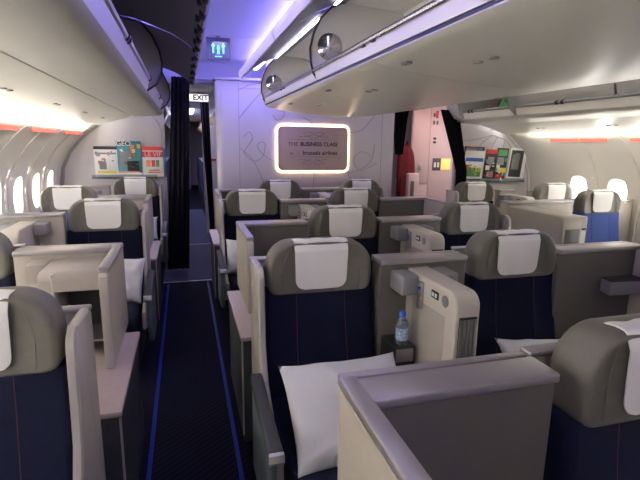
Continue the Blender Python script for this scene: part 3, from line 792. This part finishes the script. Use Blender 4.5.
# ------------------------------------------------------------------ magazines
def rack(x0, x1, y, z0, label):
    t = thing('magazine_rack', label, 'magazine rack', ((x0+x1)/2, y, z0), 0, 'wall magazine racks')
    w = (x1-x0)/2
    MB().box(-w, w, -.05, 0, -.02, 0, bev=.003).build('ledge', 'glass', t)
    MB().box(-w, w, -.055, -.051, -.02, .035).build('front_plate', 'glass', t)
    return t
rack(-1.17, -.36, YML, 1.175, 'clear wall rack holding three magazines on the left bulkhead')
rack(3.68, 4.64, YMR, 1.175, 'clear wall rack holding magazines on the right bulkhead')
def magazine(x, y, z, w, h, label, base, blocks, words=(), ry=0):
    t = thing('magazine', label, 'magazine', (x, y, z), 0, 'magazines in the wall racks')
    t.rotation_euler = (math.radians(4), ry, 0)
    MB().box(-w/2, w/2, -.006, .006, 0, h, bev=.001).build('pages', base, t)
    for (a, b, c_, d, m_) in blocks:
        MB().box(-w/2+a*w, -w/2+b*w, -.0075, -.0055, c_*h, d*h).build('cover_print', m_, t)
    for (s_, size, px_, pz, m_) in words:
        text('cover_title', s_, size, (-w/2+px_*w, -.009, pz*h), m_, t, ext=.0005)
    return t
random.seed(9)
def speck(n, cols, z0=0.05, z1=.7):
    out = []
    for _ in range(n):
        a = random.uniform(.05, .8); b = random.uniform(z0, z1)
        out.append((a, a+random.uniform(.06, .2), b, b+random.uniform(.03, .12), random.choice(cols)))
    return out
ym = YML-.024
magazine(-.985, ym, 1.178, .285, .40, 'pale newspaper with a yellow line, leftmost in the left rack', 'paper', [(0, 1, .9, 1, 'dark'), (.05, .95, .74, .8, 'line'), (.1, .9, .12, .2, 'yellow'), (.2, .5, .25, .5, 'grey')]+speck(10, ['grey', 'line', 'orange'], .3, .85))
magazine(-.70, ym, 1.178, .30, .47, 'teal geographic style magazine in the middle of the left rack', 'teal', speck(16, ['grey', 'paper', 'green', 'dark'], .2, .8)+[(0, 1, 0, .12, 'paper'), (.05, .9, .12, .16, 'orange'), (.55, .72, .55, .9, 'orange'), (.12, .6, .28, .72, 'grey'), (.85, .98, .80, .92, 'yellow'), (.4, .9, .16, .45, 'dark'), (0, .5, .9, 1, 'dark')], [('GEO', .09, .3, .93, 'paper')])
magazine(-.405, ym, 1.178, .265, .40, 'white magazine with red title LE VIF at the right of the left rack', 'paper', [(0, 1, .88, 1, 'red'), (0, 1, .66, .84, 'red'), (.18, .38, .34, .56, 'orange'), (.42, .6, .34, .56, 'red'), (.64, .8, .34, .56, 'green'), (.3, .8, .20, .24, 'orange'), (.25, .85, .13, .17, 'orange')], [('LE VIF', .085, .52, .75, 'paper')])
magazine(-.262, ym+.004, 1.178, .05, .38, 'thin dark blue magazine edge right of the red titled magazine', 'teal', [(0, .5, .1, .5, 'orange')])
ym = YMR-.024
magazine(3.80, ym, 1.205, .30, .38, 'tabloid with sky blue and green pictures, front left in the right rack', 'paper', [(.05, .95, .62, .75, 'bottleblue'), (.1, .9, .08, .4, 'green'), (.05, .3, .2, .5, 'red'), (.6, .9, .25, .4, 'yellow')]+speck(8, ['grey', 'orange', 'green', 'yellow'], .1, .5), ry=.03)
magazine(3.79, ym+.014, 1.19, .30, .45, 'dark-topped magazine behind the tabloid in the right rack', 'dark', [(.05, .9, .88, .97, 'grey'), (.2, .5, .93, .99, 'red'), (.6, .9, .9, .95, 'bottleblue')], ry=.03)
magazine(4.055, ym, 1.205, .17, .40, 'black and red headed magazine second in the right rack', 'ink', speck(12, ['grey', 'paper', 'line', 'red'])+[(.0, 1, .86, 1, 'red'), (.2, .8, .5, .75, 'grey'), (.1, .5, .3, .45, 'paper'), (.3, .9, .05, .25, 'line')], ry=.04)
magazine(4.235, ym+.005, 1.205, .18, .42, 'dark magazine with yellow patch, third in the right rack', 'dark', speck(12, ['grey', 'paper', 'green', 'teal'])+[(.1, .9, .75, .95, 'green'), (.1, .7, .45, .7, 'grey'), (.3, 1, .2, .36, 'yellow'), (.1, .8, .02, .14, 'red'), (.1, .4, .3, .5, 'paper')], ry=.04)
magazine(4.49, ym, 1.205, .27, .42, 'grey glossy magazine at the right end of the right rack', 'paper', [(.06, .8, .05, .93, 'cab'), (.15, .6, .3, .8, 'grey'), (.3, .55, .5, .85, 'line')], ry=.05)

# ------------------------------------------------------------------ curtains
def curtain(x0, x1, y, ztop, zbot, label, pinch=None, folds=7, depth=.03, xt0=None, xt1=None, zk=0):
    xt0 = x0 if xt0 is None else xt0; xt1 = x1 if xt1 is None else xt1
    def g(u, v):
        k = v if not zk else max(0, (zbot+(ztop-zbot)*v-zk)/(ztop-zk))
        a = xt0+(x0-xt0)*(1-k)**1.0 if 0 else x0+(xt0-x0)*k; b = x1+(xt1-x1)*k
        if pinch:
            zp, xa, xb = pinch; z = zbot+(ztop-zbot)*k; wgt = math.exp(-((z-zp)/.32)**2)
            a += (xa-a)*wgt; b += (xb-b)*wgt
        return Vector((a+(b-a)*u, y+depth*math.sin(u*folds*2*PI)+.008*math.sin(u*31+v*5), zbot+(ztop-zbot)*v))
    mb = MB().grid(g, 90, 24)
    bmesh.ops.recalc_face_normals(mb.bm, faces=mb.bm.faces)
    bmesh.ops.solidify(mb.bm, geom=list(mb.bm.faces), thickness=.004)
    return tag(mb.build('curtain', 'curtain', ang=1.5), label, 'curtain', 'dark galley curtains')
curtain(-.27, .005, 6.22, 2.42, .02, 'tall dark navy curtain gathered beside the left aisle', xt0=-.11, xt1=.10, folds=4, depth=.018)
curtain(.385, .46, 8.2, 2.35, .02, 'narrow far dark curtain on the right of the left aisle', xt0=.28, xt1=.42, folds=3)
curtain(3.49, 3.65, 5.60, 2.1, .02, 'dark curtain hanging beside the right magazine rack', xt0=3.20, xt1=3.46, zk=1.3, folds=5, depth=.02)
curtain(3.16, 3.26, 6.8, 2.3, 1.5, 'short dark curtain left of the pink cabinet', xt0=3.02, xt1=3.36, folds=4)

# ------------------------------------------------------------------ right galley view
gc = thing('galley_cabinet', 'tall pinkish cabinet with small latches and orange lit glass at the right aisle', 'cabinet', (3.92, 7.1, 0))
MB().box(-.36, .47, 0, .8, 0, 2.34, bev=.01).build('body', 'pink', gc)
MB().box(-.345, -.04, -.012, 0, 1.02, 2.32, bev=.004).build('door', 'pink', gc)
MB().box(-.345, -.04, -.012, 0, .1, 1.0, bev=.004).build('door', 'pink', gc)
MB().box(-.025, .40, -.012, 0, .1, 2.32, bev=.004).build('door', 'pink', gc)
MB().box(-.22, -.16, -.022, -.012, 1.24, 1.35, bev=.004).build('latch', 'steel', gc)
MB().box(.04, .19, -.022, -.012, 1.24, 1.44, bev=.003).build('dark_frame', 'taupe', gc)
for i in (0, 1): MB().box(.065+i*.06, .10+i*.06, -.026, -.022, 1.29, 1.37).build('switch', 'paper', gc)
MB().box(.20, .37, -.022, -.012, 1.25, 1.43, bev=.003).build('lit_glass', 'orangelit', gc)
for z in (1.68, 1.74): MB().box(.03, .08, -.02, -.012, z, z+.035).build('button', 'dark', gc)
for x, z in ((.01, 1.98), (.07, 1.98), (.01, 2.1)): MB().box(x, x+.035, -.016, -.012, z, z+.06).build('notice', 'taupe', gc)
MB().box(.055, .10, -.016, -.012, 2.08, 2.2).build('notice', 'red', gc)
st('wall_galley', MB().box(2.7, 4.9, 8.3, 8.36, 0, 2.36), 'taupe', smooth=False)
swirl([(3.35, 2.3), (3.5, 2.1), (3.75, 2.0), (3.9, 1.8), (4.0, 1.6)], 8.29, .012)
tag(MB().box(3.78, 3.86, 8.22, 8.29, 1.28, 1.44, bev=.01).build('wall_phone', 'dark'), 'small dark handset box on the wall behind the right curtain', 'wall phone')
# red jacket hanging by the curtain
rj = MB()
def jack(u, v):
    t = 2*PI*u; z = .8+v*.90
    w = .05+.105*math.sin(PI*min(1, (1-v)*1.5+.12)/2)**.8 if v < .95 else .05
    sh = 1 if v < .75 else max(.15, 1-((v-.75)/.25)**2)
    return Vector((3.44+w*sh*math.cos(t)*(.75 if v < .45 else 1)-(.03 if v < .45 else 0), 7.0+.07*sh*math.sin(t)+.01*math.sin(9*t), z))
rj.grid(jack, 24, 20, True)
o = tag(rj.build('red_jacket', 'redcloth', ang=1.5), 'red jacket hanging in the doorway left of the pink cabinet', 'jacket')
MB().tube([(3.35, 7.0, 1.66), (3.32, 6.98, 1.4), (3.31, 6.98, 1.15), (3.31, 6.98, .8)], [.05, .045, .04, .035], 10).build('sleeve', 'redcloth', o)
MB().tube([(3.44, 7.0, 1.80), (3.44, 7.0, 1.9), (3.46, 7.0, 2.36)], .006, 6).build('hanger', 'steel', o)
fs = thing('folded_crew_seat', 'white folded crew seat with vertical vents left of the pink cabinet', 'crew seat', (3.42, 6.7, 0))
MB().box(-.10, .09, -.05, .05, 0, 1.22, bev=.02).build('body', 'pink', fs)
MB().box(-.06, -.0, -.056, -.05, .7, 1.1, bev=.003).build('vent', 'taupe', fs)

# ------------------------------------------------------------------ signs in the aisle
es = thing('exit_sign', 'lit white EXIT sign above the left aisle beyond the curtain', 'sign', (.255, 7.3, 2.275))
MB().box(-.16, .13, 0, .04, -.06, .06, bev=.008).build('housing', 'grey', es)
MB().box(-.15, .12, -.006, 0, -.05, .05, bev=.002).build('face', 'exitlight', es)
text('lettering', 'EXIT', .105, (.01, -.008, 0), 'ink', es, bold=.004)
MB().box(-.03, 0, .01, .03, .06, .09).build('bracket', 'grey', es)
em = thing('emergency_placard', 'square ceiling placard with three glowing cyan symbols over the left aisle', 'sign', (.335, 4.55, 2.475))
MB().box(-.105, .105, 0, .012, -.10, .09, bev=.006).build('plate', 'placard', em)
for i, x in enumerate((-.045, .0, .045)):
    mb = MB().box(x-.006, x+.006, -.006, 0, -.045, .02)
    if i != 1: mb.prism([(x-.016, .015), (x, .042), (x+.016, .015)], -.006, 0, 'y')
    else: mb.lathe([(.012, 0), (.012, .004)], 12, mtx=Matrix.Translation((x, -.002, .0)) @ Matrix.Rotation(PI/2, 4, 'X')).prism([(x-.014, -.05), (x, -.02), (x+.014, -.05)], -.006, 0, 'y')
    mb.build('symbol', 'cyanlight', em)
MB().box(-.03, .03, -.004, 0, -.075, -.068).build('caption_bar', 'cyanlight', em)
MB().box(-.02, .02, .002, .01, .09, .105).build('bracket', 'grey', em)
tag(MB().box(.30, .40, 2.9, 2.96, 2.535, 2.56, bev=.005).build('ceiling_fitting', 'grey'), 'small grey fitting on the aisle ceiling at the top of the photo', 'fitting')

# ------------------------------------------------------------------ cabin beyond the curtain
dv = thing('class_divider', 'grey divider panel beside the far part of the left aisle', 'partition', (.60, 8.7, 0))
MB().box(-.26, .3, 0, .05, 0, 1.95, bev=.01).build('panel', 'bulk', dv)
MB().box(-.22, .26, -.008, 0, 1.32, 1.36).build('red_stripe', 'red', dv)
MB().tube([(-.27, -.01, .3), (-.27, -.01, 1.9)], .012, 6).build('post', 'steel', dv)
def eco(x, y, label):
    t = thing('economy_seat', label, 'seat', (x, y, 0), 0, 'economy seats in the far cabin')
    MB().box(-.22, .22, -.42, 0, .38, .50, bev=.03).build('cushion', 'ecoseat', t)
    MB().prism([(-.02, .42), (.06, 1.12), (.13, 1.12), (.08, .42)], -.22, .22, 'x', bev=.02).build('backrest', 'ecoseat', t)
    MB().box(-.14, .14, .02, .06, .95, 1.13, bev=.01).build('headrest_cover', 'cloth', t)
    MB().box(-.2, -.15, -.38, .05, 0, .38).build('leg', 'dark', t); MB().box(.15, .2, -.38, .05, 0, .38).build('leg', 'dark', t)
    return t
e0 = eco(.62, 9.7, 'dark economy seats beside the far part of the left aisle')
for (x, y) in [(.62, 9.7+.85*i) for i in range(1, 9)]+[(-.62, 8.9+.85*i) for i in range(0, 10)]:
    c_ = dup(e0); c_.location = (x, y, 0)
    c_['label'] = 'dark economy seats beside the far part of the left aisle' 
st('trim_9', MB().ribbon([(-.3, 1.95), (-.22, 2.1), (-.3, 2.36)], 8.4, YE, .03), 'bing')
st('trim_9', MB().ribbon([(.62, 1.95), (.5, 2.1), (.62, 2.36)], 8.4, YE, .03), 'binc')
fg = thing('far_galley', 'warm lit galley panel at the very end of the left aisle', 'galley', (-.1, 17.5, 0))
MB().box(-.5, .3, 0, .1, 0, 2.3, bev=.01).build('wall', 'bulk', fg)
MB().box(-.12, .22, -.03, 0, 1.5, 2.1).build('lit_panel', 'warmlit', fg)
MB().box(-.1, .2, -.02, 0, 1.2, 1.5).build('cupboard', 'pink', fg)
strip('ceiling_light', 'bright violet ceiling light strip far along the left aisle', -.12, .25, 11, 13, 2.34, 'covewhite')

# ------------------------------------------------------------------ lights
def area(name, loc, size, sy, power, col, rot):
    l = bpy.data.lights.new(name, 'AREA'); l.shape = 'RECTANGLE'; l.size = size; l.size_y = sy; l.energy = power; l.color = col
    o = bpy.data.objects.new(name, l); COL.objects.link(o); o.location = loc; o.rotation_euler = rot
    return o
# daylight outside the windows (left brighter)
area('daylight_left', (XL-.55, 2.9, .85), 9.5, 1.4, 4200, (1, .94, .80), (math.radians(112), 0, math.radians(-90)))
area('daylight_right', (XR+.55, 2.2, .85), 8.5, 1.4, 2400, (1, .95, .86), (math.radians(112), 0, math.radians(90)))
# aisle ceiling lamps (cabin lighting)
for x, p in ((.15, 7), (3.05, 8)):
    area('aisle_lamp', (x+.2 if x < 1 else x, 2.0, 2.53), .12, 7.0, p, (1, .93, .88), (0, 0, 0))
# wall-wash tubes behind the side service panels
area('wash_left', (-1.15, 2.6, 1.68), .05, 8.0, 14, (1, .93, .78), (0, math.radians(-125), 0))
area('wash_right', (4.37, 1.9, 1.68), .05, 7.0, 6, (1, .93, .80), (0, math.radians(125), 0))
area('forward_fill', (.6, -1.2, 2.3), 1.2, .4, 4, (1, .95, .9), (math.radians(35), 0, 0))  # added fill light behind the camera, no cabin fixture
area('sidewall_wash_left', (-.99, 2.6, 1.825), .05, 8.0, 11, (1, .93, .80), (0, math.radians(35), 0))
area('sidewall_wash_right', (4.19, 1.9, 1.795), .05, 7.0, 16, (1, .93, .82), (0, math.radians(-35), 0))
area('galley_lamp', (3.75, 6.4, 2.33), .3, .3, 5, (1, .55, .55), (0, 0, 0))
area('far_aisle_lamp', (.05, 12.5, 2.33), .3, 7, 30, (.45, .42, 1), (0, 0, 0))
area('vestibule_lamp', (.1, 8.0, 2.30), .4, .6, 9, (.7, .65, 1), (0, 0, 0))

W = bpy.data.worlds.new('sky'); SC.world = W; W.use_nodes = True
bg = W.node_tree.nodes['Background']; bg.inputs[0].default_value = (.95, .97, 1, 1); bg.inputs[1].default_value = 5

# ------------------------------------------------------------------ camera
F = 470.; yaw, pit, roll = .2800, .2023, .0143
s, c = math.sin, math.cos
f = Vector((s(yaw)*c(pit), c(yaw)*c(pit), -s(pit))); r0 = Vector((c(yaw), -s(yaw), 0)); u0 = r0.cross(f)
r = c(roll)*r0+s(roll)*u0; u = -s(roll)*r0+c(roll)*u0
cam = bpy.data.cameras.new('camera'); co = bpy.data.objects.new('camera', cam); COL.objects.link(co)
cam.sensor_width = 36; cam.lens = F/640*36; cam.clip_start = .02
mw = Matrix.Identity(4)
for i in range(3): mw[i][0] = r[i]; mw[i][1] = u[i]; mw[i][2] = -f[i]
mw[0][3], mw[1][3], mw[2][3] = 0, 0, 1.65
co.matrix_world = mw
SC.camera = co
SC.view_settings.view_transform = 'Standard'; SC.view_settings.look = 'None'; SC.view_settings.gamma = 1
SC.view_settings.use_curve_mapping = False; SC.view_settings.exposure = 0.65
